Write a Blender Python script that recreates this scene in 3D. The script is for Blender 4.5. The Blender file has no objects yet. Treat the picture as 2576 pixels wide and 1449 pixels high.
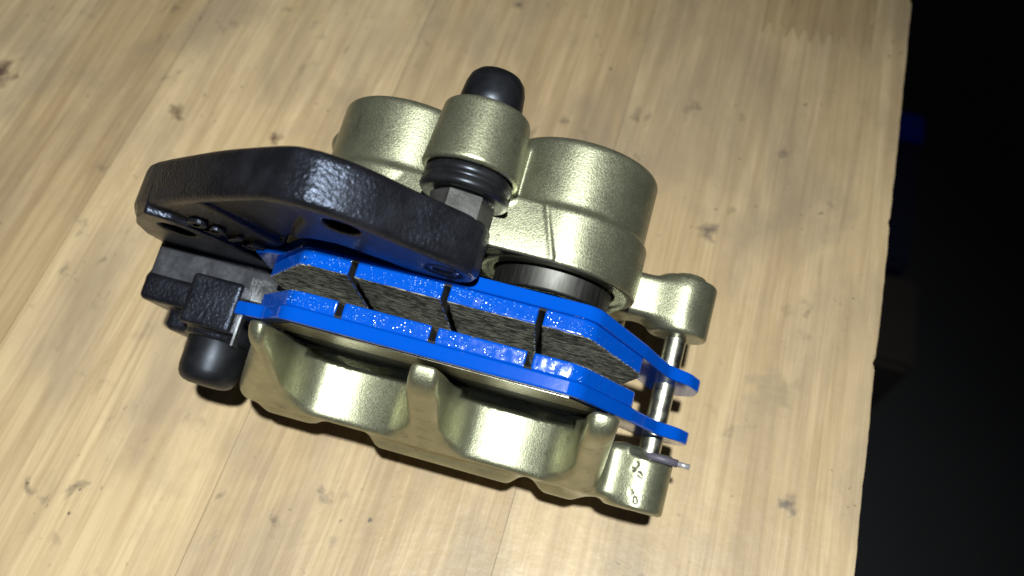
import bpy, bmesh, math, random
import numpy as np
from mathutils import Matrix, Vector

S = bpy.context.scene
C = S.collection
rnd = random.Random(7)

# ------------------------------------------------------------------ camera, light, exposure
PITCH = math.radians(62.0)
CAM_H = 0.245
cam_d = bpy.data.cameras.new('camera')
cam = bpy.data.objects.new('camera', cam_d)
C.objects.link(cam)
cam.location = (0, 0, CAM_H)
cam.rotation_euler = (math.radians(90) - PITCH, 0, 0)
cam_d.sensor_width = 36.0
cam_d.lens = 36.0 * 2200.0 / 2576.0
cam_d.clip_start = 0.01
cam_d.clip_end = 20.0
cam_d.dof.use_dof = True
cam_d.dof.focus_distance = 0.203
cam_d.dof.aperture_fstop = 13.5
S.camera = cam

world = bpy.data.worlds.new('World')
S.world = world
world.use_nodes = True
world.node_tree.nodes['Background'].inputs['Color'].default_value = (0.75, 0.82, 1.0, 1)
world.node_tree.nodes['Background'].inputs['Strength'].default_value = 0.012

# one head torch above the bench, a little behind and left of the phone
lamp_d = bpy.data.lights.new('head_torch', 'SPOT')
lamp = bpy.data.objects.new('head_torch', lamp_d)
C.objects.link(lamp)
lamp.location = (0.022, -0.022, 0.52)
lamp_d.energy = 17.5
lamp_d.color = (0.93, 0.985, 0.95)
lamp_d.shadow_soft_size = 0.009
lamp_d.spot_size = math.radians(98)
lamp_d.spot_blend = 1.0
aim = Vector((-0.12, 0.0, 0.0)) - Vector(lamp.location)
lamp.rotation_euler = aim.to_track_quat('-Z', 'Y').to_euler()

S.view_settings.view_transform = 'Standard'
S.view_settings.look = 'None'
S.view_settings.exposure = 0.0
S.view_settings.gamma = 1.0
S.view_settings.use_curve_mapping = False
S.cycles.max_bounces = 8
S.cycles.use_denoising = True

# ------------------------------------------------------------------ materials
def nodes_of(name):
    m = bpy.data.materials.new(name)
    m.use_nodes = True
    nt = m.node_tree
    return m, nt, nt.nodes['Principled BSDF']

def N(nt, typ, **kw):
    n = nt.nodes.new(typ)
    for k, v in kw.items():
        if k in n.inputs:
            n.inputs[k].default_value = v
        else:
            setattr(n, k, v)
    return n

def ramp(nt, fac, stops):
    r = nt.nodes.new('ShaderNodeValToRGB')
    e = r.color_ramp.elements
    while len(e) < len(stops):
        e.new(0.5)
    for i, (p, c) in enumerate(stops):
        e[i].position = p
        e[i].color = (c, c, c, 1) if isinstance(c, (int, float)) else (*c, 1)
    nt.links.new(fac, r.inputs['Fac'])
    return r.outputs['Color']

def coords(nt, scale=(1, 1, 1), rot=(0, 0, 0)):
    tc = nt.nodes.new('ShaderNodeTexCoord')
    mp = nt.nodes.new('ShaderNodeMapping')
    mp.inputs['Scale'].default_value = scale
    mp.inputs['Rotation'].default_value = rot
    nt.links.new(tc.outputs['Object'], mp.inputs['Vector'])
    return mp.outputs['Vector']

def noise(nt, vec, scale, detail=3, rough=0.5, dist=0.0):
    n = N(nt, 'ShaderNodeTexNoise', Scale=scale, Detail=detail, Roughness=rough, Distortion=dist)
    nt.links.new(vec, n.inputs['Vector'])
    return n.outputs['Fac']

def mixc(nt, fac, a, b, mode='MIX'):
    m = nt.nodes.new('ShaderNodeMix')
    m.data_type = 'RGBA'
    m.blend_type = mode
    for sock, v in ((m.inputs[0], fac), (m.inputs[6], a), (m.inputs[7], b)):
        if isinstance(v, (int, float)):
            sock.default_value = v
        elif isinstance(v, tuple):
            sock.default_value = (*v, 1)
        else:
            nt.links.new(v, sock)
    return m.outputs[2]

def math_n(nt, op, a, b=None):
    m = nt.nodes.new('ShaderNodeMath')
    m.operation = op
    for i, v in enumerate((a, b)):
        if v is None:
            continue
        if isinstance(v, (int, float)):
            m.inputs[i].default_value = v
        else:
            nt.links.new(v, m.inputs[i])
    return m.outputs[0]

def bump(nt, bs, height, strength, dist, prev=None):
    b = N(nt, 'ShaderNodeBump', Strength=strength, Distance=dist)
    nt.links.new(height, b.inputs['Height'])
    if prev is not None:
        nt.links.new(prev, b.inputs['Normal'])
    nt.links.new(b.outputs['Normal'], bs.inputs['Normal'])
    return b.outputs['Normal']

def setp(bs, **kw):
    for k, v in kw.items():
        bs.inputs[k.replace('_', ' ')].default_value = (*v, 1) if isinstance(v, tuple) and len(v) == 3 else v

def mat_gold(name, base=(0.345, 0.345, 0.24), metal=0.85, rough=0.37, grain=2500, gb=0.28, smudge=0.5):
    m, nt, bs = nodes_of(name)
    v = coords(nt)
    cl = noise(nt, v, 220, 4, 0.6)
    gr = noise(nt, v, grain, 2, 0.6)
    dirt = ramp(nt, noise(nt, v, 150, 5, 0.7, 0.3), [(0.60, 0.0), (0.70, 1.0)])
    col = mixc(nt, ramp(nt, cl, [(0.35, 0.0), (0.7, 1.0)]), tuple(x * 0.88 for x in base), tuple(min(1, x * 1.12) for x in base))
    col = mixc(nt, math_n(nt, 'MULTIPLY', dirt, smudge), col, (0.12, 0.11, 0.09))
    nt.links.new(col, bs.inputs['Base Color'])
    setp(bs, Metallic=metal, Roughness=rough)
    nt.links.new(ramp(nt, gr, [(0.3, rough - 0.08), (0.7, rough + 0.12)]), bs.inputs['Roughness'])
    p = bump(nt, bs, gr, gb, 0.00020)
    bump(nt, bs, noise(nt, v, 200, 2, 0.5), 0.05, 0.0005, p)
    return m

def mat_black(name, base=(0.011, 0.011, 0.013), rough=0.42, grain=900, gb=0.4, spec=0.5, tint=(0.75, 0.82, 1.0), dist=0.0004):
    m, nt, bs = nodes_of(name)
    v = coords(nt)
    gr = noise(nt, v, grain, 2, 0.55)
    big = noise(nt, v, 120, 4, 0.6)
    nt.links.new(mixc(nt, ramp(nt, big, [(0.45, 0.0), (0.75, 1.0)]), base, tuple(x * 2.2 for x in base)), bs.inputs['Base Color'])
    nt.links.new(ramp(nt, big, [(0.3, max(0.05, rough - 0.06)), (0.75, rough + 0.12)]), bs.inputs['Roughness'])
    bs.inputs['Specular IOR Level'].default_value = spec
    bs.inputs['Specular Tint'].default_value = (*tint, 1)
    bump(nt, bs, gr, gb, dist)
    return m

def mat_steel(name, base=(0.55, 0.54, 0.5), rough=0.28, axis=(1, 1, 1), sc=900, gb=0.12):
    m, nt, bs = nodes_of(name)
    v = coords(nt, axis)
    st = noise(nt, v, sc, 3, 0.6)
    nt.links.new(mixc(nt, st, tuple(x * 0.8 for x in base), base), bs.inputs['Base Color'])
    setp(bs, Metallic=1.0, Roughness=rough)
    nt.links.new(ramp(nt, st, [(0.3, rough - 0.07), (0.7, rough + 0.1)]), bs.inputs['Roughness'])
    bump(nt, bs, st, gb, 0.0001)
    return m

def mat_blue(name, bubbles):
    m, nt, bs = nodes_of(name)
    v = coords(nt)
    setp(bs, Base_Color=(0.0006, 0.070, 0.47), Roughness=0.09)
    bs.inputs['Specular IOR Level'].default_value = 0.45
    lo = noise(nt, v, 240, 3, 0.55)
    if bubbles:
        vo = N(nt, 'ShaderNodeTexVoronoi', Scale=1250.0, Randomness=1.0)
        nt.links.new(v, vo.inputs['Vector'])
        dots = ramp(nt, vo.outputs['Distance'], [(0.0, 1.0), (0.40, 0.0)])
        sc = nt.nodes.new('ShaderNodeSeparateColor'); nt.links.new(vo.outputs['Color'], sc.inputs[0])
        few = ramp(nt, sc.outputs[0], [(0.5, 0.0), (0.56, 1.0)])
        patch = ramp(nt, noise(nt, v, 130, 3, 0.6), [(0.43, 0.0), (0.54, 1.0)])
        h = math_n(nt, 'MULTIPLY', math_n(nt, 'MULTIPLY', dots, few), patch)
        setp(bs, Roughness=0.15)
        p = bump(nt, bs, h, 0.35, 0.0002)
        bump(nt, bs, lo, 0.05, 0.0005, p)
    else:
        bump(nt, bs, lo, 0.06, 0.0004)
    return m

def mat_friction(name):
    m, nt, bs = nodes_of(name)
    v = coords(nt, (1, 1, 3.6))
    st = noise(nt, v, 420, 5, 0.75, 0.2)
    big = noise(nt, coords(nt), 60, 3, 0.5)
    col = mixc(nt, ramp(nt, st, [(0.46, 0.0), (0.60, 1.0)]), (0.05, 0.049, 0.042), (0.80, 0.78, 0.66))
    col = mixc(nt, ramp(nt, big, [(0.45, 0.0), (0.7, 0.45)]), col, (0.03, 0.03, 0.03))
    nt.links.new(col, bs.inputs['Base Color'])
    setp(bs, Roughness=0.75)
    bump(nt, bs, st, 1.0, 0.0006)
    return m

def mat_plain(name, base, rough=0.6, metal=0.0, var=0.25, scale=60):
    m, nt, bs = nodes_of(name)
    v = coords(nt)
    nt.links.new(mixc(nt, noise(nt, v, scale, 4, 0.6), tuple(x * (1 - var) for x in base), tuple(min(1, x * (1 + var)) for x in base)), bs.inputs['Base Color'])
    setp(bs, Roughness=rough, Metallic=metal)
    bump(nt, bs, noise(nt, v, scale * 12, 2), 0.1, 0.0005)
    return m

def mat_wood():
    m, nt, bs = nodes_of('bench_wood')
    oi = nt.nodes.new('ShaderNodeObjectInfo')
    tc = nt.nodes.new('ShaderNodeTexCoord')
    # every stave gets its own shift, so the figure breaks at each glue line
    sh = nt.nodes.new('ShaderNodeVectorMath'); sh.operation = 'MULTIPLY_ADD'
    nt.links.new(oi.outputs['Color'], sh.inputs[0])
    sh.inputs[1].default_value = (3.1, 5.7, 2.3)
    nt.links.new(tc.outputs['Object'], sh.inputs[2])
    def mp(sc, src=sh.outputs[0]):
        n_ = nt.nodes.new('ShaderNodeMapping'); n_.inputs['Scale'].default_value = sc
        nt.links.new(src, n_.inputs['Vector']); return n_.outputs['Vector']
    # wavy growth rings: stretched noise used as bands
    w = noise(nt, mp((1, 0.055, 1)), 42, 3, 0.5, 0.6)
    bands = N(nt, 'ShaderNodeMath', operation='SINE')
    nt.links.new(math_n(nt, 'MULTIPLY', w, 46.0), bands.inputs[0])
    b01 = ramp(nt, math_n(nt, 'ADD', math_n(nt, 'MULTIPLY', bands.outputs[0], 0.5), 0.5), [(0.35, 0.0), (1.0, 1.0)])
    fine = noise(nt, mp((1, 0.022, 1)), 900, 5, 0.7)
    mid = noise(nt, mp((1, 0.05, 1)), 170, 5, 0.65, 1.3)
    light = (0.62, 0.475, 0.295); tan = (0.45, 0.325, 0.18)
    col = mixc(nt, math_n(nt, 'MULTIPLY', b01, 0.42), light, tan)
    col = mixc(nt, math_n(nt, 'MULTIPLY', ramp(nt, mid, [(0.44, 0.0), (0.68, 1.0)]), 0.62), col, (0.36, 0.25, 0.14))
    col = mixc(nt, math_n(nt, 'MULTIPLY', ramp(nt, fine, [(0.45, 0.0), (0.66, 1.0)]), 0.36), col, (0.35, 0.24, 0.125))
    # stave tone
    sep = nt.nodes.new('ShaderNodeSeparateColor'); nt.links.new(oi.outputs['Color'], sep.inputs[0])
    tone = ramp(nt, sep.outputs[0], [(0.0, (0.70, 0.64, 0.55)), (0.5, (0.98, 0.96, 0.93)), (1.0, (1.14, 1.12, 1.06))])
    col = mixc(nt, 1.0, col, tone, 'MULTIPLY')
    # grey oily wash patches, workshop grime, dark specks and pale nicks: shapes in bench space
    obj = tc.outputs['Object']
    wash = ramp(nt, noise(nt, mp((1, 0.55, 1), obj), 24, 5, 0.6, 0.4), [(0.45, 0.0), (0.64, 1.0)])
    col = mixc(nt, math_n(nt, 'MULTIPLY', wash, 0.58), col, (0.285, 0.215, 0.155))
    grime = ramp(nt, noise(nt, mp((1, 0.8, 1), obj), 120, 4, 0.6, 0.3), [(0.61, 0.0), (0.76, 1.0)])
    where = ramp(nt, noise(nt, obj, 19, 2), [(0.44, 0.0), (0.60, 1.0)])
    col = mixc(nt, math_n(nt, 'MULTIPLY', math_n(nt, 'MULTIPLY', grime, where), 0.8), col, (0.085, 0.07, 0.06))
    sp = ramp(nt, noise(nt, mp((1, 0.9, 1), obj), 380, 3, 0.6, 0.0), [(0.66, 0.0), (0.72, 1.0)])
    col = mixc(nt, math_n(nt, 'MULTIPLY', math_n(nt, 'MULTIPLY', sp, ramp(nt, noise(nt, obj, 40, 3), [(0.48, 0.0), (0.6, 1.0)])), 0.8), col, (0.05, 0.045, 0.045))
    # the dark knot stain on the left
    for (kx, ky, r, cc) in KNOTS:
        d = nt.nodes.new('ShaderNodeVectorMath'); d.operation = 'DISTANCE'
        wv = nt.nodes.new('ShaderNodeVectorMath'); wv.operation = 'ADD'
        nz = N(nt, 'ShaderNodeTexNoise', Scale=260.0, Detail=4.0)
        nt.links.new(obj, nz.inputs['Vector'])
        scv = nt.nodes.new('ShaderNodeVectorMath'); scv.operation = 'SCALE'; scv.inputs['Scale'].default_value = r * 2.6
        nt.links.new(nz.outputs['Color'], scv.inputs[0])
        nt.links.new(obj, wv.inputs[0]); nt.links.new(scv.outputs[0], wv.inputs[1])
        nt.links.new(wv.outputs[0], d.inputs[0]); d.inputs[1].default_value = (kx + r * 1.3, ky + r * 1.3, r * 1.3)
        k = ramp(nt, math_n(nt, 'DIVIDE', d.outputs['Value'], r), [(0.25, 0.85), (1.05, 0.0)])
        col = mixc(nt, k, col, cc)
    nt.links.new(col, bs.inputs['Base Color'])
    nt.links.new(ramp(nt, mid, [(0.3, 0.34), (0.7, 0.52)]), bs.inputs['Roughness'])
    bs.inputs['Specular IOR Level'].default_value = 0.55
    p = bump(nt, bs, fine, 0.22, 0.0003)
    p = bump(nt, bs, w if False else mid, 0.30, 0.0006, p)
    bump(nt, bs, noise(nt, obj, 70, 4, 0.6), 0.35, 0.0012, p)
    return m

# ------------------------------------------------------------------ generic builders
def link_mesh(name, verts, faces, mats, parent=None, smooth=True, fm=None):
    me = bpy.data.meshes.new(name)
    me.from_pydata([tuple(v) for v in verts], [], [tuple(f) for f in faces])
    for m in (mats if isinstance(mats, (list, tuple)) else [mats]):
        me.materials.append(m)
    if fm is not None:
        me.polygons.foreach_set('material_index', np.asarray(fm, np.int32))
    if smooth:
        me.polygons.foreach_set('use_smooth', np.ones(len(me.polygons), bool))
    me.update()
    o = bpy.data.objects.new(name, me)
    C.objects.link(o)
    if parent is not None:
        o.parent = parent
    return o

def tag(o, label, cat=None, group=None, kind=None):
    if label: o['label'] = label
    if cat: o['category'] = cat
    if group: o['group'] = group
    if kind: o['kind'] = kind
    return o

# ---- signed distance modelling (cast parts) : coordinates (l, a, u) in mm
def V(l, a, u):
    return np.array([l, a, u], float)

def length(x):
    return np.sqrt((x * x).sum(-1))

def sbox(p, c, h, r=0.0):
    q = np.abs(p - c) - (np.asarray(h) - r)
    return length(np.maximum(q, 0)) + np.minimum(q.max(-1), 0) - r

def cyl_a(p, l, u, r, a0, a1, rd=0.0, r1=None):
    """cylinder along a; r1 = radius at a1 end (taper)"""
    rr = r if r1 is None else r + (r1 - r) * np.clip((p[..., 1] - a0) / (a1 - a0), 0, 1)
    d0 = np.hypot(p[..., 0] - l, p[..., 2] - u) - rr + rd
    d1 = np.abs(p[..., 1] - (a0 + a1) / 2) - (a1 - a0) / 2 + rd
    return np.minimum(np.maximum(d0, d1), 0) + np.hypot(np.maximum(d0, 0), np.maximum(d1, 0)) - rd

def cyl_u(p, l, a, r, u0, u1, rd=0.0):
    q = p[..., [0, 2, 1]]
    return cyl_a(q, l, a, r, u0, u1, rd)

def capsule(p, a, b, r):
    pa = p - a; ba = b - a
    h = np.clip((pa @ ba) / (ba @ ba), 0, 1)
    return length(pa - h[..., None] * ba) - r

def smin(a, b, k):
    h = np.maximum(k - np.abs(a - b), 0) / k
    return np.minimum(a, b) - h * h * k * 0.25

def smax(a, b, k):
    return -smin(-a, -b, k)

def poly2(p, pts):
    """signed distance to a polygon in the (l,u) plane"""
    x, y = p[..., 0], p[..., 2]
    d = np.full(x.shape, 1e9)
    inside = np.zeros(x.shape, bool)
    n = len(pts)
    for i in range(n):
        ax, ay = pts[i]; bx, by = pts[(i + 1) % n]
        ex, ey = bx - ax, by - ay
        wx, wy = x - ax, y - ay
        t = np.clip((wx * ex + wy * ey) / (ex * ex + ey * ey), 0, 1)
        d = np.minimum(d, (wx - ex * t) ** 2 + (wy - ey * t) ** 2)
        c = ((ay > y) != (by > y)) & (x < ex * (y - ay) / (ey if ey else 1e-9) + ax)
        inside ^= c
    d = np.sqrt(d)
    return np.where(inside, -d, d)

def extr(d2, p, a0, a1, rd=0.0):
    d0 = d2 + rd
    d1 = np.abs(p[..., 1] - (a0 + a1) / 2) - (a1 - a0) / 2 + rd
    return np.minimum(np.maximum(d0, d1), 0) + np.hypot(np.maximum(d0, 0), np.maximum(d1, 0)) - rd

_lat = np.random.RandomState(5).rand(32, 32, 32) * 2 - 1
def vnoise(p, fr):
    """smooth value noise, -1..1, fr lattice cells per mm"""
    q = p * fr + 100.0
    i = np.floor(q).astype(int); t = q - i; t = t * t * (3 - 2 * t)
    out = 0
    for dx in (0, 1):
        for dy in (0, 1):
            for dz in (0, 1):
                wgt = (t[..., 0] if dx else 1 - t[..., 0]) * (t[..., 1] if dy else 1 - t[..., 1]) * (t[..., 2] if dz else 1 - t[..., 2])
                out = out + wgt * _lat[(i[..., 0] + dx) % 32, (i[..., 1] + dy) % 32, (i[..., 2] + dz) % 32]
    return out

def bench_z(p):           # height in mm above the bench of a point in caliper axes
    return 73.3 - 0.02222 * p[..., 0] - 0.25265 * p[..., 1] + 0.9673 * p[..., 2]

def surface_nets(fn, lo, hi, h):
    lo = np.array(lo, float); hi = np.array(hi, float)
    n = np.ceil((hi - lo) / h).astype(int) + 1
    ax = [lo[i] + h * np.arange(n[i]) for i in range(3)]
    G = np.stack(np.meshgrid(*ax, indexing='ij'), -1)
    D = np.empty(n)
    for i in range(0, n[0], 24):
        D[i:i + 24] = fn(G[i:i + 24])
    del G
    D[0], D[-1], D[:, 0], D[:, -1], D[:, :, 0], D[:, :, -1] = (np.maximum(x, 0.1) for x in (D[0], D[-1], D[:, 0], D[:, -1], D[:, :, 0], D[:, :, -1]))
    ins = D < 0
    cnt = np.zeros(n - 1, int)
    for dx in (0, 1):
        for dy in (0, 1):
            for dz in (0, 1):
                cnt += ins[dx:n[0] - 1 + dx, dy:n[1] - 1 + dy, dz:n[2] - 1 + dz]
    act = (cnt > 0) & (cnt < 8)
    idx = np.full(n - 1, -1, int)
    cells = np.argwhere(act)
    idx[act] = np.arange(len(cells))
    acc = np.zeros((len(cells), 3)); num = np.zeros(len(cells))
    corners = [(x, y, z) for x in (0, 1) for y in (0, 1) for z in (0, 1)]
    for i, c0 in enumerate(corners):
        for c1 in corners[i + 1:]:
            if sum(abs(p - q) for p, q in zip(c0, c1)) != 1:
                continue
            d0 = D[tuple((cells + c0).T)]; d1 = D[tuple((cells + c1).T)]
            m = (d0 < 0) != (d1 < 0)
            t = np.where(m, d0 / np.where(m, d0 - d1, 1), 0)
            pt = np.array(c0) + t[:, None] * (np.array(c1) - np.array(c0))
            acc[m] += pt[m]; num[m] += 1
    vs = lo + h * (cells + acc / num[:, None])
    for _ in range(2):                       # settle the points on the surface
        e = 0.05
        f0 = fn(vs)
        g = np.stack([fn(vs + e * np.eye(3)[k]) - fn(vs - e * np.eye(3)[k]) for k in range(3)], -1) / (2 * e)
        s = (f0 / np.maximum((g * g).sum(-1), 0.25))[:, None] * g
        vs = vs - np.clip(s, -0.4 * h, 0.4 * h)
    faces = []
    for k in range(3):
        a, b = (k + 1) % 3, (k + 2) % 3
        sl0 = [slice(None)] * 3; sl1 = [slice(None)] * 3
        sl0[k] = slice(0, n[k] - 1); sl1[k] = slice(1, n[k])
        chg = ins[tuple(sl0)] != ins[tuple(sl1)]
        e = np.argwhere(chg)
        e = e[(e[:, a] > 0) & (e[:, b] > 0) & (e[:, a] < n[a] - 1) & (e[:, b] < n[b] - 1)]
        neg = ins[tuple(e.T)]
        q = []
        for da, db in ((1, 1), (0, 1), (0, 0), (1, 0)):
            c = e.copy(); c[:, a] -= da; c[:, b] -= db
            q.append(idx[tuple(c.T)])
        q = np.stack(q, 1)
        q[~neg] = q[~neg][:, ::-1]
        faces.append(q)
    faces = np.concatenate(faces)
    return vs, faces[(faces >= 0).all(1)]

# ------------------------------------------------------------------ setting: floor, bench
M = {}
M['floor'] = mat_plain('dark_floor', (0.05, 0.05, 0.055), 0.7, scale=6)
FLOOR_Z = -0.80
fl = link_mesh('floor', [(-4, -4, FLOOR_Z), (4, -4, FLOOR_Z), (4, 4, FLOOR_Z), (-4, 4, FLOOR_Z)], [(0, 1, 2, 3)], M['floor'], smooth=False)
tag(fl, None, kind='structure')

EDGE = Vector((0.1204, 0.140, 0.0))            # a point on the bench's right edge
GR = math.radians(73.9)                       # grain direction on the bench
KNOTS = []
bw = bpy.data.objects.new('workbench', None); C.objects.link(bw)
bw.location = (EDGE.x, EDGE.y, 0.0)
bw.rotation_euler = (0, 0, GR - math.pi / 2)   # local y runs along the grain, -x into the bench
bw_inv = Matrix.Rotation(-(GR - math.pi / 2), 4, 'Z') @ Matrix.Translation(-EDGE)
tag(bw, 'pale stained wooden workbench top of glued staves with grime marks', 'workbench')
def to_bench(x, y):
    v = bw_inv @ Vector((x, y, 0)); return v.x, v.y
kx, ky = to_bench(-0.1880, 0.2190)
KNOTS.append((kx, ky, 0.0085, (0.05, 0.02, 0.025)))
for (wx, wy, wr, wc) in ((0.0777, 0.0954, 0.0085, (0.36, 0.27, 0.17)), (0.0776, 0.0609, 0.0035, (0.12, 0.10, 0.085)),
                         (0.0643, 0.1517, 0.0040, (0.14, 0.11, 0.09)), (-0.0823, 0.19, 0.0036, (0.10, 0.055, 0.04)), (-0.1197, 0.2005, 0.0040, (0.16, 0.10, 0.06))):
    kx, ky = to_bench(wx, wy)
    KNOTS.append((kx, ky, wr, wc))
M['wood'] = mat_wood()

def stave(x0, x1, y0, y1, teeth0, teeth1, seed, tone):
    """one glued stave; ends cut as finger joints"""
    g = 0.0
    x0 -= 0.00006; x1 += 0.00006; zz = -0.00002 * (seed % 2) - 0.00001 * (seed % 3)
    pitch = 0.0046; dep = 0.0030
    nt_ = max(2, int(round((x1 - x0) / pitch)))
    def end(y, on):
        pts = []
        if not on:
            return [(x0, y), (x1, y)]
        st = (x1 - x0) / nt_
        for i in range(nt_):
            a = x0 + i * st
            pts += [(a + 0.06 * st, y - dep), (a + 0.40 * st, y + dep), (a + 0.56 * st, y + dep), (a + 0.94 * st, y - dep)]
        return [(x0, y - dep)] + pts + [(x1, y - dep)]
    bot = end(y0 + g, teeth0); top = end(y1 - g, teeth1)
    wear = []
    if seed == 0:                               # the outer edge is nicked and slightly uneven
        r = random.Random(3); n_ = 420; off = 0.0
        for k in range(1, n_):
            off = off * 0.8 + r.uniform(-0.00012, 0.00012)
            nick = -r.uniform(0.0003, 0.0011) if r.random() < 0.035 else 0.0
            wear.append((x1 + off + nick, y0 + (y1 - y0) * k / n_))
    ring = bot + wear + top[::-1]
    n = len(ring); T = 0.032; b = -zz
    vs = [(x, y, -b) for x, y in ring] + [(x, y, -T) for x, y in ring]
    fs = [tuple(range(n)), tuple(range(2 * n - 1, n - 1, -1))]
    fs += [(i, i + n, (i + 1) % n + n, (i + 1) % n) for i in range(n)]
    o = link_mesh('stave', vs, fs, M['wood'], bw, smooth=False)
    r = random.Random(seed)
    o.color = (tone, r.random(), r.random(), 1)
    return o

widths = [0.0125, 0.0405, 0.041, 0.042, 0.040, 0.0415, 0.041, 0.042, 0.040, 0.0415, 0.041]
ends = [[], [0.0906], [-0.21], [0.21], [-0.16], [0.02 + 0.19], [-0.24], [0.17], [-0.05 - 0.16], [0.12], [-0.1]]
tones = [[.60], [.46, .24], [.40, .45], [.3, .35], [.52, .42], [.85, .6], [.5, .7], [.22, .30], [.75, .62], [.35, .25], [.6, .8]]
x = 0.0
for i, w_ in enumerate(widths):
    cuts = [-0.46] + sorted(ends[i]) + [0.50]
    for j in range(len(cuts) - 1):
        stave(x - w_, x, cuts[j], cuts[j + 1], j > 0, j < len(cuts) - 2, i * 7 + j, tones[i][j])
    x -= w_
BX = x
# legs and apron keep the bench standing
M['leg'] = mat_plain('bench_leg_wood', (0.20, 0.14, 0.085), 0.6)
def box_verts(x0, x1, y0, y1, z0, z1):
    v = [(a, b, c) for a in (x0, x1) for b in (y0, y1) for c in (z0, z1)]
    f = [(0, 1, 3, 2), (4, 6, 7, 5), (0, 4, 5, 1), (2, 3, 7, 6), (0, 2, 6, 4), (1, 5, 7, 3)]
    return v, f
for (lx, ly) in ((BX + 0.04, -0.42), (BX + 0.04, 0.46), (-0.10, -0.42), (-0.10, 0.46)):
    v, f = box_verts(lx - 0.03, lx + 0.03, ly - 0.03, ly + 0.03, FLOOR_Z, -0.0322)
    link_mesh('leg', v, f, M['leg'], bw, smooth=False)

# ------------------------------------------------------------------ the caliper's own axes
RW = np.array([[0.96320766, -0.26461921, -0.04698588],      # columns: length l, pin axis a, open side u
               [-0.2678378, -0.930669, -0.24923507],
               [-0.02222409, -0.25264973, 0.96730254]])
U_, s_, Vt_ = np.linalg.svd(RW); RW = U_ @ Vt_
ORG = np.array([-16.32, 83.9, 73.3])                        # pad centre, mm, bench axes
BASE = np.array([ORG[0], ORG[1] - 15.0, 0.0])
OFF = RW.T @ (ORG - BASE)
root = bpy.data.objects.new('brake_caliper', None); C.objects.link(root)
root.matrix_world = Matrix.Translation(Vector(BASE * 0.001)) @ Matrix([list(r) for r in RW]).to_4x4()
tag(root, 'gold two-piston motorcycle brake caliper with blue pads and black bracket lying on the bench', 'brake caliper')

def loc(vs):
    return (np.asarray(vs, float) + OFF) * 0.001

def sdf_part(name, fn, lo, hi, h, mat, parent=root, fmf=None):
    vs, fs = surface_nets(fn, lo, hi, h)
    fm = None
    if fmf is not None:
        cen = vs[fs].mean(1)
        nrm = np.cross(vs[fs[:, 2]] - vs[fs[:, 0]], vs[fs[:, 3]] - vs[fs[:, 1]])
        nrm /= np.linalg.norm(nrm, axis=1)[:, None] + 1e-12
        fm = fmf(cen, nrm)
    return link_mesh(name, loc(vs), fs.tolist(), mat, parent, True, fm)

def lathe_a(name, l, u, prof, mat, parent=root, seg=64, hexa=None, smooth=True):
    """turned part about an axis along a: prof = [(a, r), ...]"""
    vs = []; fs = []
    for a, r in prof:
        for k in range(seg):
            t = 2 * math.pi * k / seg + (0.80 if seg == 6 else 0.0)
            vs.append((l + r * math.cos(t), a, u + r * math.sin(t)))
    m = len(prof)
    for i in range(m - 1):
        for k in range(seg):
            fs.append((i * seg + k, i * seg + (k + 1) % seg, (i + 1) * seg + (k + 1) % seg, (i + 1) * seg + k))
    fs.append(tuple(range(seg))[::-1] if prof[0][0] < prof[-1][0] else tuple(range(seg)))
    fs.append(tuple(range((m - 1) * seg, m * seg)) if prof[0][0] < prof[-1][0] else tuple(range((m - 1) * seg, m * seg))[::-1])
    o = link_mesh(name, loc(vs), fs, mat, parent, smooth)
    bm = bmesh.new(); bm.from_mesh(o.data); bmesh.ops.recalc_face_normals(bm, faces=bm.faces[:]); bm.to_mesh(o.data); bm.free()
    if smooth:
        for p in o.data.polygons:
            p.use_smooth = len(p.vertices) == 4
    return o

def prism_a(name, pts, a0, a1, mat, parent=root, bev=0.4, seg=2):
    """plate: (l,u) outline between a0 and a1 with rounded edges"""
    bm = bmesh.new()
    lo_ = [bm.verts.new(loc([(l, a0, u)])[0]) for l, u in pts]
    hi_ = [bm.verts.new(loc([(l, a1, u)])[0]) for l, u in pts]
    n = len(pts)
    bm.faces.new(lo_); bm.faces.new(hi_[::-1])
    for i in range(n):
        bm.faces.new((lo_[i], hi_[i], hi_[(i + 1) % n], lo_[(i + 1) % n]))
    bmesh.ops.recalc_face_normals(bm, faces=bm.faces[:])
    if bev:
        bmesh.ops.bevel(bm, geom=[e for e in bm.edges if abs((e.verts[0].co - e.verts[1].co).normalized().y) < 0.5],
                        offset=bev * 0.001, segments=seg, profile=0.5, affect='EDGES')
    me = bpy.data.meshes.new(name); bm.to_mesh(me); bm.free()
    me.materials.append(mat)
    o = bpy.data.objects.new(name, me); C.objects.link(o); o.parent = parent
    return o

def chaikin(pts, it=2, keep=0.25):
    for _ in range(it):
        out = []
        for i in range(len(pts)):
            a = np.array(pts[i]); b = np.array(pts[(i + 1) % len(pts)])
            out += [tuple(a + (b - a) * keep), tuple(b + (a - b) * keep)]
        pts = out
    return pts

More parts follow.
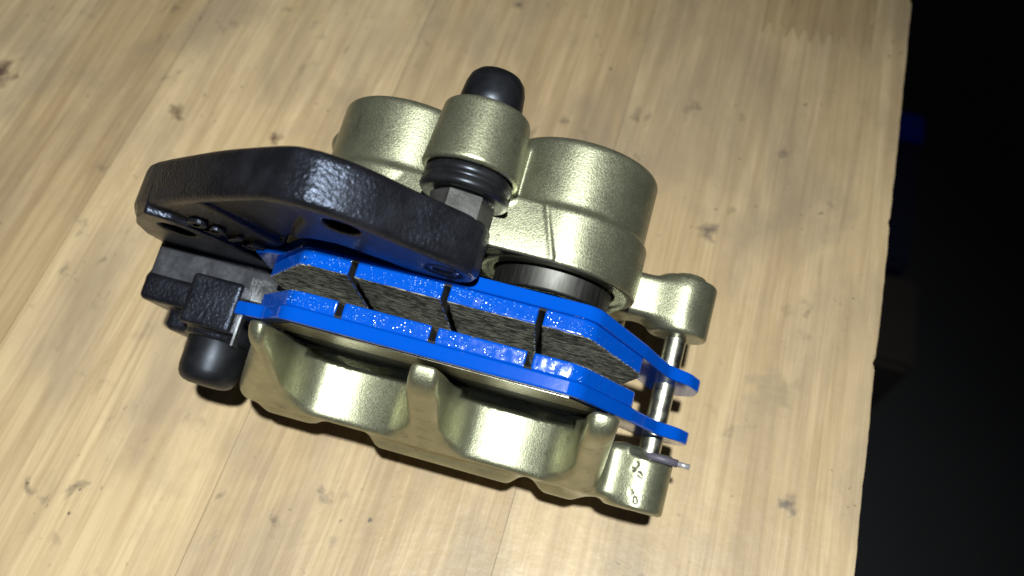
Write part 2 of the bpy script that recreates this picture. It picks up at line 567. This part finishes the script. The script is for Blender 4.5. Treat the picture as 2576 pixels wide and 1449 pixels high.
# ------------------------------------------------------------------ caliper materials
M['gold'] = mat_gold('champagne_gold_cast')
M['black'] = mat_black('black_painted_casting', base=(0.007, 0.007, 0.009), grain=1100, gb=0.55, rough=0.33, tint=(0.62, 0.72, 1.0))
M['rubber'] = mat_black('black_rubber', base=(0.005, 0.005, 0.006), rough=0.40, grain=300, gb=0.10)
M['ring_rubber'] = mat_black('boot_rubber', base=(0.009, 0.009, 0.010), rough=0.33, grain=300, gb=0.06)
M['blue'] = mat_blue('blue_enamel', False)
M['blue_b'] = mat_blue('blue_enamel_bubbled', True)
M['fric'] = mat_friction('friction_compound')
M['piston'] = mat_steel('piston_steel', (0.13, 0.127, 0.12), 0.5, (1, 0.1, 1), 1200, 0.25)
M['bore'] = mat_steel('machined_alloy', (0.13, 0.12, 0.105), 0.5)
M['pin'] = mat_steel('zinc_plated_pin', (0.62, 0.62, 0.52), 0.33, (1, 1, 1), 500, 0.15)
M['shim'] = mat_steel('polished_shim', (0.46, 0.44, 0.36), 0.30, (0.15, 1, 1), 900, 0.15)
M['steel'] = mat_steel('worn_bare_steel', (0.40, 0.41, 0.44), 0.40, (0.3, 1, 1), 500, 0.5)
M['hex'] = mat_black('blackened_steel', base=(0.028, 0.027, 0.026), rough=0.33, grain=500, gb=0.15, spec=0.45, tint=(1, 1, 1))
M['shade_black'] = mat_black('recess_shade_black', base=(0.012, 0.012, 0.012), rough=0.5, grain=300, gb=0.05)  # black for the sheet that imitates the dark recess behind the outer pad

# ------------------------------------------------------------------ cylinder housing
CX, CU = 21.3, -18.6
def housing(p):
    a = p[..., 1]
    d = cyl_a(p, CX, CU, 18.9, -48.6, -20, 2.0)
    d = np.minimum(d, cyl_a(p, -CX, CU, 18.9, -48.6, -20, 2.0))
    fr = smin(cyl_a(p, CX, CU, 19.9, -31.2, -18, 0.8), cyl_a(p, -CX, CU, 19.9, -31.2, -18, 0.8), 2.5)
    d = smin(d, fr, 1.6)
    # flat web between the barrels; its slanted right border leaves a crease
    web = sbox(p, V(0, -24.8, -14), (30, 6.6, 15.6), 0.6)
    web = smax(web, (p[..., 0] - (17.2 + 0.34 * (a + 31.0))) * 0.95, 0.4)
    web = smax(web, (-p[..., 0] - (17.2 + 0.34 * (a + 31.0))) * 0.95, 0.4)
    web = smax(web, p[..., 2] - (2.2 + 0.11 * (a + 18)), 0.6)
    d = np.minimum(d, web)
    d = smin(d, capsule(p, V(16.6, -30.8, 0.9), V(20.8, -19.0, 1.2), 0.55), 0.5)
    # slide-pin boss standing on top between the barrels
    bs = cyl_a(p, -0.5, 8.6, 9.7, -45.2, -30.2, 0.9, r1=11.0)
    foot = smax(sbox(p, V(-0.5, -38.0, -4), (9.0, 7.2, 12), 1.0), p[..., 2] - 7.0, 2.0)
    bs = smin(bs, foot, 2.0)
    d = smin(d, bs, 2.2)
    d = np.maximum(d, -cyl_a(p, -0.5, 8.6, 9.2, -36.0, -29.0))
    # pad-pin lug on its arm
    lug = cyl_a(p, 54.6, -39.0, 7.5, -32.2, -17.4, 1.0)
    arm = sbox(p, V(44.8, -25.0, -38.0), (10.8, 5.8, 5.6), 2.0)
    d = smin(d, smin(lug, arm, 4.0), 5.5)
    d = smin(d, cyl_a(p, 54.6, -38.6, 4.3, -33.8, -30, 0.8), 0.4)
    # small bleed boss behind the far barrel
    d = smin(d, capsule(p, V(-36, -41, -26), V(-39.6, -41, -22), 3.8), 3.0)
    # hose boss underneath, resting on the bench, and the bridge root
    d = smin(d, cyl_u(p, 4, -36, 10, -95, -30, 1.0), 4.0)
    d = smin(d, sbox(p, V(0, -24, -48), (37, 9, 12), 4), 6.0)
    # bores
    for s in (1, -1):
        d = np.maximum(d, -cyl_a(p, s * CX, CU, 14.75, -44, -10))
        d = smax(d, -cyl_a(p, s * CX, CU, 17.4, -18.35, -10, 0.0), 0.3)
    # clearance for the pads' side and the bracket's tongue
    d = np.maximum(d, -(bench_z(p) - 0.05) * -1.0) if False else np.maximum(d, 0.05 - bench_z(p))
    return d
sdf_part('cylinder_housing', housing, (-50, -51, -92), (64, -13, 24), 0.55, M['gold'])

# ------------------------------------------------------------------ outer fork and bridge
def fork(p):
    l, a, u = p[..., 0], p[..., 1], p[..., 2]
    body = np.maximum(np.abs(l + 0.3) - 44.0, u + 2.4)
    body = np.maximum(body, -u - 56)
    side = np.maximum(l - 44.0, (-l - 42.0 + 0.37 * np.minimum(u + 10, 0)) * 0.94)
    body = smax(side, smax(u + 2.4, -u - 56, 1.0), 4.0)
    # sloping outer face
    aout = np.interp(u, [-60, -50, -44, -34, -20, -10, -4, 0], [22.0, 24.5, 27.0, 27.2, 21.4, 17.8, 16.2, 15.6])
    out = (a - aout) * 0.93
    body = smax(body, out, 5.0)
    body = smax(body, 10.3 - a, 0.8)
    # two scallops, open at the top
    for s in (1, -1):
        c = s * 20.3
        # wide U with an almost flat floor and rounded corners
        fl_ = u - 0.018 * (l - c) ** 2
        qx = np.abs(l - c) - (16.4 - 7.5); qy = -(fl_ + 35.0 - 7.5)
        sc = np.hypot(np.maximum(qx, 0), np.maximum(qy, 0)) + np.minimum(np.maximum(qx, qy), 0) - 7.5
        sc = sc - np.maximum(u + 10, 0) * 0.08
        body = smax(body, -sc, 1.8)
        # relief next to the pad
        body = np.maximum(body, -np.maximum(np.maximum(np.abs(l - c) - 14.6, np.abs(u + 31) - 12.0), a - 12.8))
    # feet under the rim
    for (l0, l1, a1, u0) in ((-46.0, -31.0, 28.4, -51.0), (-15.0, 23.0, 29.9, -53.0), (29.5, 40.0, 29.5, -49.0)):
        ft = sbox(p, V((l0 + l1) / 2, (12 + a1) / 2, (u0 - 41.0) / 2), ((l1 - l0) / 2, (a1 - 12) / 2, (-41.0 - u0) / 2), 2.6)
        body = smin(body, ft, 3.6)
    body = smin(body, sbox(p, V(4, 10, -60), (14, 13, 14), 3), 3.0)
    # pin lug at the right end
    lug = cyl_a(p, 53.6, -41.0, 7.6, 12.6, 28.0, 1.1)
    lug = smax(lug, -sbox(p, V(57, 12, -33), (8, 3.2, 6), 0.5), 0.6)
    arm = sbox(p, V(45, 20, -41), (9, 7.0, 6.0), 2.0)
    body = smin(body, smin(lug, arm, 2.0), 2.5)
    # bridge back to the cylinders, under the pads
    br = sbox(p, V(-2, -4, -49.0), (43, 24, 6.0), 3.0)
    body = smin(body, br, 4.0)
    # worn cast-in figures on the middle finger and lug: bumps and pits
    for k in range(5):
        uu = -15.0 - 4.6 * k
        aa = np.interp(uu, [-44, -34, -20, -10], [29.2, 27.2, 21.4, 17.8])
        body = smin(body, capsule(p, V(-1.2, aa - 0.1, uu), V(1.6, aa - 0.1, uu - 1.0 + 0.8 * (k % 2)), 0.32), 0.5)
        body = smin(body, capsule(p, V(-1.2, aa - 0.3, uu - 2.0), V(0.8, aa - 0.2, uu - 1.4), 0.28), 0.4)
    for (pl, pa, r) in ((51.8, 17.0, 0.55), (51.2, 18.4, 0.5), (52.9, 19.2, 0.6), (53.6, 19.8, 0.4), (53.1, 21.8, 0.3), (52.0, 24.0, 0.5), (53.2, 25.0, 0.5), (53.5, 25.9, 0.55)):
        pu = -41.0 + math.sqrt(7.6 ** 2 - (pl - 53.6) ** 2)
        body = smax(body, -(length(p - V(pl, pa, pu + 0.15)) - r), 0.3)
    body = np.maximum(body, 0.02 - bench_z(p))
    return body
sdf_part('outer_fork', fork, (-62, -29, -80), (63, 34, 0), 0.5, M['gold'])

# ------------------------------------------------------------------ pistons and seals
for s in (1, -1):
    lathe_a('piston', s * CX, CU, [(-40, 14.3), (-13.6, 14.3), (-13.1, 14.0), (-13.0, 13.2), (-13.0, 12.0), (-13.3, 11.6), (-30, 11.4)], M['piston'], seg=96)
    lathe_a('piston_seal', s * CX, CU, [(-20.5, 17.4), (-18.9, 17.3), (-18.6, 17.0), (-18.6, 15.0), (-18.9, 14.6), (-20.5, 14.5)], M['bore'], seg=96)

# ------------------------------------------------------------------ brake pads
FR = [(-32, 0), (32, 0), (34.6, -1.4), (46.4, -19), (46.8, -23.5), (44, -34), (38, -38.5), (-38, -38.5), (-44, -34), (-46.8, -23.5), (-46.4, -19), (-34.6, -1.4)]
PL = [(-32.2, 0.5), (32.2, 0.5), (35.2, -1.0), (47.0, -19.2), (51.0, -27.0), (54.5, -32.5), (60.5, -36.5), (62.8, -39.5), (63.3, -43.5), (61.5, -47.5), (57, -49.5), (52, -48),
      (46, -40), (38, -40), (-40, -40), (-45, -34), (-48, -27), (-56, -27), (-56, -16.5), (-48, -12.5), (-43, -11.5), (-35.2, -1.2)]
def rounded(pts, rads, seg=6):
    out = []
    n = len(pts)
    for i, p in enumerate(pts):
        r = rads.get(i, 0)
        if not r:
            out.append(p); continue
        p = np.array(p, float); a = np.array(pts[i - 1], float); b = np.array(pts[(i + 1) % n], float)
        ua = (a - p) / np.linalg.norm(a - p); ub = (b - p) / np.linalg.norm(b - p)
        half = math.acos(np.clip(ua @ ub, -1, 1)) / 2
        t = min(r / math.tan(half), 0.45 * np.linalg.norm(a - p), 0.45 * np.linalg.norm(b - p))
        rr = t * math.tan(half)
        c = p + (ua + ub) / np.linalg.norm(ua + ub) * rr / math.sin(half)
        s0 = p + ua * t - c; s1 = p + ub * t - c
        for k in range(seg + 1):
            q = s0 * (1 - k / seg) + s1 * (k / seg)
            out.append(tuple(c + q / np.linalg.norm(q) * rr))
    return out
FR = [(-33.2, 0), (33.2, 0), (46.4, -19), (46.8, -23.5), (44, -34), (38, -38.5), (-38, -38.5), (-44, -34), (-46.8, -23.5), (-46.4, -19)]
FR = rounded(FR, {0: 5, 1: 5, 2: 2, 9: 2})
PL = [(-33.6, 0.5), (33.6, 0.5), (47.0, -19.2), (50.6, -25.5), (54.5, -31.5), (60.0, -34.0), (63.2, -38.5), (63.0, -45.0), (57, -50), (51, -48),
      (46, -40), (38, -40), (-40, -40), (-45, -34), (-47, -27), (-50.5, -27), (-50.5, -14.5), (-46.5, -12.5), (-42, -11.0)]
PL = rounded(PL, {0: 6, 1: 6, 4: 6, 5: 6, 6: 4, 7: 4, 8: 4, 16: 1.5, 17: 4, 18: 4})
SLOTS = (-21.4, 0.2, 21.8)
def make_pad(back, front, sgn):
    """back: a of the plate's outside; front: a of the friction face"""
    mid = back + sgn * 3.3
    plate = prism_a('brake_pad', PL, min(back, mid), max(back, mid), M['blue'], bev=0.45)
    def fb(p):
        w = vnoise(p, 0.9) * 0.5 + vnoise(p, 2.3) * 0.3
        d = extr(poly2(p, FR) + w * 0.08, p, min(mid, front), max(mid, front), 0.35)
        for sl in SLOTS:
            d = smax(d, -extr(np.abs(p[..., 0] - sl - 0.05 * np.sin(p[..., 2])) - 0.75, p, min(mid + sgn * 0.55, front + sgn * 3), max(mid + sgn * 0.55, front + sgn * 3), 0.3), 0.25)
        return d
    def fmf(c, n):
        face = (n[:, 1] * sgn > 0.75) & (np.abs(c[:, 1] - front) < 0.5)
        slot = np.zeros(len(c), bool)
        for sl in SLOTS:
            slot |= (np.abs(c[:, 0] - sl) < 0.85)
        return np.where(face, 1, np.where(slot, 2, 0))
    lo = (-49, min(mid, front) - 1, -41); hi = (49, max(mid, front) + 1, 2)
    o = sdf_part('friction_block', fb, lo, hi, 0.45, [M['blue_b'], M['fric'], M['slotdark']], plate, fmf)
    # blisters and runs in the paint along the pad's edge
    bub = bmesh.new()
    r = random.Random(11 + int(sgn))
    tries = 0; made = 0
    while made < 330 and tries < 6000:
        tries += 1
        l_ = r.uniform(-45.5, 45.5)
        a_ = r.uniform(min(mid, front) + 0.35, max(mid, front) - 0.35)
        if abs(l_) <= 32.5: u_ = 0.0
        else: u_ = -(abs(l_) - 33.0) * 1.44
        if r.random() > 0.25 + 0.75 * (vnoise(V(l_, a_, 3.0)[None], 0.17)[0] > 0.05): continue
        if any(abs(l_ - q) < 1.2 for q in SLOTS): continue
        rad = 0.11 + 0.20 * r.random() ** 2.2
        bmesh.ops.create_icosphere(bub, subdivisions=1, radius=rad * 0.001, matrix=Matrix.Translation(Vector(loc([(l_, a_, u_ - rad * 0.25)])[0])))
        made += 1
    me = bpy.data.meshes.new('paint_blisters'); bub.to_mesh(me); bub.free()
    me.materials.append(M['blister'])
    me.polygons.foreach_set('use_smooth', np.ones(len(me.polygons), bool))
    bo = bpy.data.objects.new('paint_blisters', me); C.objects.link(bo); bo.parent = plate; bo['kind'] = 'stuff'
    return plate
M['blister'], _nt, _bs = nodes_of('blue_enamel_blister')
setp(_bs, Base_Color=(0.03, 0.16, 0.62), Roughness=0.25); _bs.inputs['Specular IOR Level'].default_value = 1.0
_bs.inputs['Coat Weight'].default_value = 1.0; _bs.inputs['Coat Roughness'].default_value = 0.2
M['slotdark'] = mat_plain('slot_compound', (0.018, 0.018, 0.017), 0.8, var=0.4, scale=500)
pad_in = make_pad(-11.4, -4.1, 1)
tilt = math.radians(5.0)
piv = Vector(loc([(0, -4.1, 0.0)])[0])
pad_in.matrix_local = Matrix.Translation(piv) @ Matrix.Rotation(tilt, 4, 'X') @ Matrix.Translation(-piv)
tag(pad_in, 'inner blue pad pressed against the pistons')
pad_out = make_pad(9.0, 1.9, -1)
tag(pad_out, 'outer blue pad held by the fork fingers')
# polished shim on the outer pad's back, black sheet below it painting in the recess's shade
prism_a('shim', [(-32, -2.2), (32, -2.2), (41, -14), (43, -19), (-43, -19), (-41, -14)], 9.02, 9.3, M['shim'], pad_out, bev=0.1, seg=1)
prism_a('recess_shade', chaikin([(-39, -19.5), (39, -19.5), (41, -24), (38, -39), (-38, -39), (-41, -26)], 1), 9.02, 9.25, M['shade_black'], pad_out, bev=0.1, seg=1)

# ------------------------------------------------------------------ pad pin with its clip
lathe_a('pad_pin', 54.6, -40.4, [(-33.5, 2.4), (-32.9, 2.8), (-16, 2.8), (-12.6, 2.8), (13.2, 2.8), (17.5, 2.8), (18.5, 2.2)], M['pin'], seg=48)
clip_vs = []
def tube(name, pts, r, mat, parent=root, seg=12):
    vs = []; fs = []
    P = [np.array(q, float) for q in pts]
    for i, q in enumerate(P):
        t = P[min(i + 1, len(P) - 1)] - P[max(i - 1, 0)]
        t /= np.linalg.norm(t)
        n1 = np.cross(t, V(0, 0, 1)) if abs(t[2]) < 0.9 else np.cross(t, V(1, 0, 0))
        n1 /= np.linalg.norm(n1); n2 = np.cross(t, n1)
        rr = r[i] if isinstance(r, (list, tuple)) else r
        for k in range(seg):
            an = 2 * math.pi * k / seg
            vs.append(q + rr * (math.cos(an) * n1 + math.sin(an) * n2))
    for i in range(len(P) - 1):
        for k in range(seg):
            fs.append((i * seg + k, i * seg + (k + 1) % seg, (i + 1) * seg + (k + 1) % seg, (i + 1) * seg + k))
    fs.append(tuple(range(seg))[::-1]); fs.append(tuple(range((len(P) - 1) * seg, len(P) * seg)))
    o = link_mesh(name, loc(vs), fs, mat, parent)
    bm = bmesh.new(); bm.from_mesh(o.data); bmesh.ops.recalc_face_normals(bm, faces=bm.faces[:]); bm.to_mesh(o.data); bm.free()
    return o
M['clip'] = mat_plain('clip_plastic', (0.10, 0.09, 0.12), 0.5, scale=300)
M['wire'] = mat_plain('clip_wire', (0.6, 0.6, 0.62), 0.3, metal=0.6, scale=300)
ck = tube('retaining_clip', [(53.0, 13.9, -38.6), (57, 14.0, -37.6), (61.8, 14.1, -37.4)], [1.0, 1.0, 1.0], M['clip'])
tube('clip_tip', [(61.7, 14.1, -37.4), (64.8, 14.2, -37.2)], [0.7, 0.75], M['wire'], ck)

# ------------------------------------------------------------------ black mounting bracket
BK = [(-91.0, -38.0), (-86.9, -21.4), (-79.4, -6.4), (-51.4, 18.1), (-34.4, 30.4), (-29.9, 32.8), (-24.4, 33.2), (-18.4, 31.2), (-12.9, 28.0), (-6.4, 22.2), (-0.5, 18.4), (3.6, 15.4), (6.6, 11.6), (7.4, 6.8), (5.8, 2.2), (2.0, -1.4), (-3, -3.0), (-8.4, -1.4), (-15.4, 3.2), (-23.4, 7.2), (-29.4, 6.0), (-35.4, 1.6), (-40.4, -6.4), (-44.4, -17.4), (-49.0, -40.0), (-84.0, -44.0), (-89.0, -42.0)]
BOSS = [(-79, -9), (-73.3, -1.6), (-67.6, -3.5), (-62.2, -9.1), (-56.8, -16.2), (-52, -24.5), (-49.5, -31), (-49, -40), (-83, -40), (-85.5, -28), (-83.5, -18)]
POCK = [(-53.4, 12.6), (-33.4, 28.2), (-28.9, 27.8), (-27.9, 21.6), (-33.4, 10.1), (-39.4, -5.4), (-42.4, -7.4)]
TXT = [(-80.4, -8.4), (-64.4, 6.1), (-56.4, 5.1), (-48.4, -4.4), (-44.2, -14.4), (-48.4, -16.9), (-56.4, -5.4), (-68.4, 2.6), (-78.4, -3.9)]
BKS = chaikin(chaikin(BK, 1, 0.16), 1, 0.25)
def bracket(p):
    l, a, u = p[..., 0], p[..., 1], p[..., 2]
    d2 = poly2(p, BKS)
    d = extr(d2, p, -20.4, -8.6, 1.9)
    d = smax(d, -extr(poly2(p, POCK), p, -10.2, -5.4, 0.6), 1.6)
    d = smin(d, extr(poly2(p, BOSS), p, -14, -6.6, 0.7), 0.8)
    # ledge, lug block and stop
    d = smin(d, sbox(p, V(-66, -4.5, -42), (18.5, 8.0, 7.2), 0.7), 1.0)
    d = smin(d, sbox(p, V(-62.2, 6.4, -41), (6.9, 6.6, 14.0), 1.1), 0.8)
    d = smin(d, sbox(p, V(-68, 9.6, -45), (9.0, 5.6, 8.5), 2.0), 2.0)
    d = smin(d, sbox(p, V(-75.5, 5.8, -43), (9.2, 3.6, 9.8), 1.6), 2.0)
    d = smin(d, cyl_a(p, -61.8, -39, 9.0, 8, 15.0, 1.0), 1.2)
    # holes
    d = smax(d, -cyl_a(p, -19.2, 23.6, 4.1, -30, 0), 0.8)
    d = smax(d, -cyl_a(p, -69.5, -12.5, 4.6, -30, 0), 0.8)
    # pin eye counterbore
    d = smax(d, -cyl_a(p, -0.3, 8.0, 4.4, -9.2, -4), 0.5)
    return d
br = sdf_part('mounting_bracket', bracket, (-95, -25, -57), (12, 17, 36), 0.55, M['black'])
tag(br, 'black bracket with lightening holes and cast number')
lathe_a('slide_pin_end', -0.3, 8.0, [(-12, 3.6), (-9.1, 3.6), (-8.7, 3.2), (-8.7, 2.5), (-9.3, 2.2)], M['black'], br, seg=40)
# cast-in number on the bracket
cu = bpy.data.curves.new('cast_number', 'FONT')
cu.body = '0215'
cu.size = 8.6; cu.extrude = 0.7; cu.bevel_depth = 0.25; cu.space_character = 1.12
tmp = bpy.data.objects.new('cast_number_tmp', cu); C.objects.link(tmp)
dg = bpy.context.evaluated_depsgraph_get()
tme = bpy.data.meshes.new_from_object(tmp.evaluated_get(dg))
tv = np.array([v.co[:] for v in tme.vertices]); tf = [tuple(q.vertices) for q in tme.polygons]
bpy.data.objects.remove(tmp)
ang = math.radians(-43)
e1 = np.array([math.cos(ang), 0, math.sin(ang)]); e2 = np.array([-math.sin(ang), 0, math.cos(ang)])
num = V(-64.8, -8.2, -4.6) + tv[:, :1] * e1 + tv[:, 1:2] * e2 + tv[:, 2:3] * V(0, 1, 0)
link_mesh('cast_number', loc(num), tf, M['black'], br, smooth=False)
# bare metal where the pad tongues slide
prism_a('slide_plate', [(-56.5, -50), (-56.5, -34.0), (-47.4, -34.0), (-47.4, -50)], -4.0, 3.0, M['steel'], br, bev=0.5)
M['worn'] = mat_black('worn_black_ledge', base=(0.035, 0.035, 0.04), rough=0.36, grain=260, gb=0.6, spec=0.6, dist=0.0006)
sdf_part('wear_strip', lambda p: sbox(p, V(-66, -1.4, -34.6), (18, 4.2, 0.6), 0.4), (-86, -7, -37), (-46, 4, -32), 0.5, M['worn'], br)
# thin spring plate beside the lug
prism_a('spring_plate', [(-55.3, -52), (-55.3, -31), (-54.7, -31), (-54.7, -52)], 4.0, 15.5, M['steel'], br, bev=0.1, seg=1)
prism_a('spring_tab', [(-57.8, -50), (-57.8, -44), (-54.8, -44), (-54.8, -50)], 15.0, 17.2, M['steel'], br, bev=0.3, seg=1)
# lower slide pin's rubber cap
lathe_a('rubber_cap', -61.6, -39.0, [(14.5, 7.6), (15.2, 7.9), (22.8, 7.8), (24.6, 7.45), (25.8, 6.7), (26.5, 5.6), (26.85, 4.2), (26.95, 2.0)], M['rubber'], br, seg=64)

# ------------------------------------------------------------------ upper slide pin: boot, hex, far cap
boot = [(a_ + 0.9, r_) for a_, r_ in [(-35, 8.6), (-31.4, 8.8), (-30.8, 9.5), (-29.9, 9.8), (-29.1, 9.5), (-28.7, 8.9), (-28.3, 9.2), (-27.6, 9.9), (-26.7, 10.0), (-26.1, 9.6), (-25.9, 8.6), (-26.2, 7.0), (-25.8, 6.0), (-24.8, 5.8)]]
lathe_a('slide_pin_boot', -0.5, 8.5, boot, M['ring_rubber'], seg=72)
hx = lathe_a('slide_pin_hex', -0.5, 8.4, [(-25.4, 5.8), (-24.8, 7.1), (-19.8, 7.2)], M['hex'], seg=6, smooth=False)
lathe_a('slide_pin_cap', -0.5, 8.6, [(-43, 7.3), (-48, 7.1), (-51.2, 6.75), (-53.0, 6.2), (-54.2, 5.2), (-54.8, 3.8), (-55.0, 2.0)][::-1], M['rubber'], seg=64)

# ------------------------------------------------------------------ dim things on the floor beside the bench
def floor_box(name, x0, x1, y0, y1, h, mat, bev=0.006):
    bm = bmesh.new()
    v, f = box_verts(x0, x1, y0, y1, FLOOR_Z + 0.001, FLOOR_Z + h)
    bv = [bm.verts.new(q) for q in v]
    for q in f: bm.faces.new([bv[i] for i in q])
    bmesh.ops.recalc_face_normals(bm, faces=bm.faces[:])
    bmesh.ops.bevel(bm, geom=bm.edges[:], offset=bev, segments=2, affect='EDGES')
    me = bpy.data.meshes.new(name); bm.to_mesh(me); bm.free(); me.materials.append(mat)
    o = bpy.data.objects.new(name, me); C.objects.link(o); return o

M['navy'] = mat_plain('navy_plastic', (0.012, 0.013, 0.04), 0.5, scale=20)
M['card'] = mat_plain('brown_board', (0.035, 0.027, 0.025), 0.8, scale=20)
M['cap'] = mat_plain('bright_blue_plastic', (0.002, 0.010, 0.40), 0.4, scale=20)
def lay(o, x, y):
    o.location = (x, y, 0); o.rotation_euler = (0, 0, GR - math.pi / 2); return o
nb = lay(floor_box('storage_crate', -0.26, 0.0, -0.19, 0.0, 0.30, M['navy']), 0.443, 0.602)
tag(nb, 'dark navy plastic crate standing on the floor under the bench edge', 'crate')
hd = floor_box('corner_cap', -0.03, 0.0005, -0.036, 0.0005, 0.012, M['cap'], 0.003)
hd.parent = nb; hd.location = (0.0, 0.0, 0.294)
cb = lay(floor_box('cardboard_box', -0.24, 0.0, -0.10, 0.0, 0.30, M['card']), 0.398, 0.405)
tag(cb, 'dull brown board box on the dark floor below the bench edge', 'box')
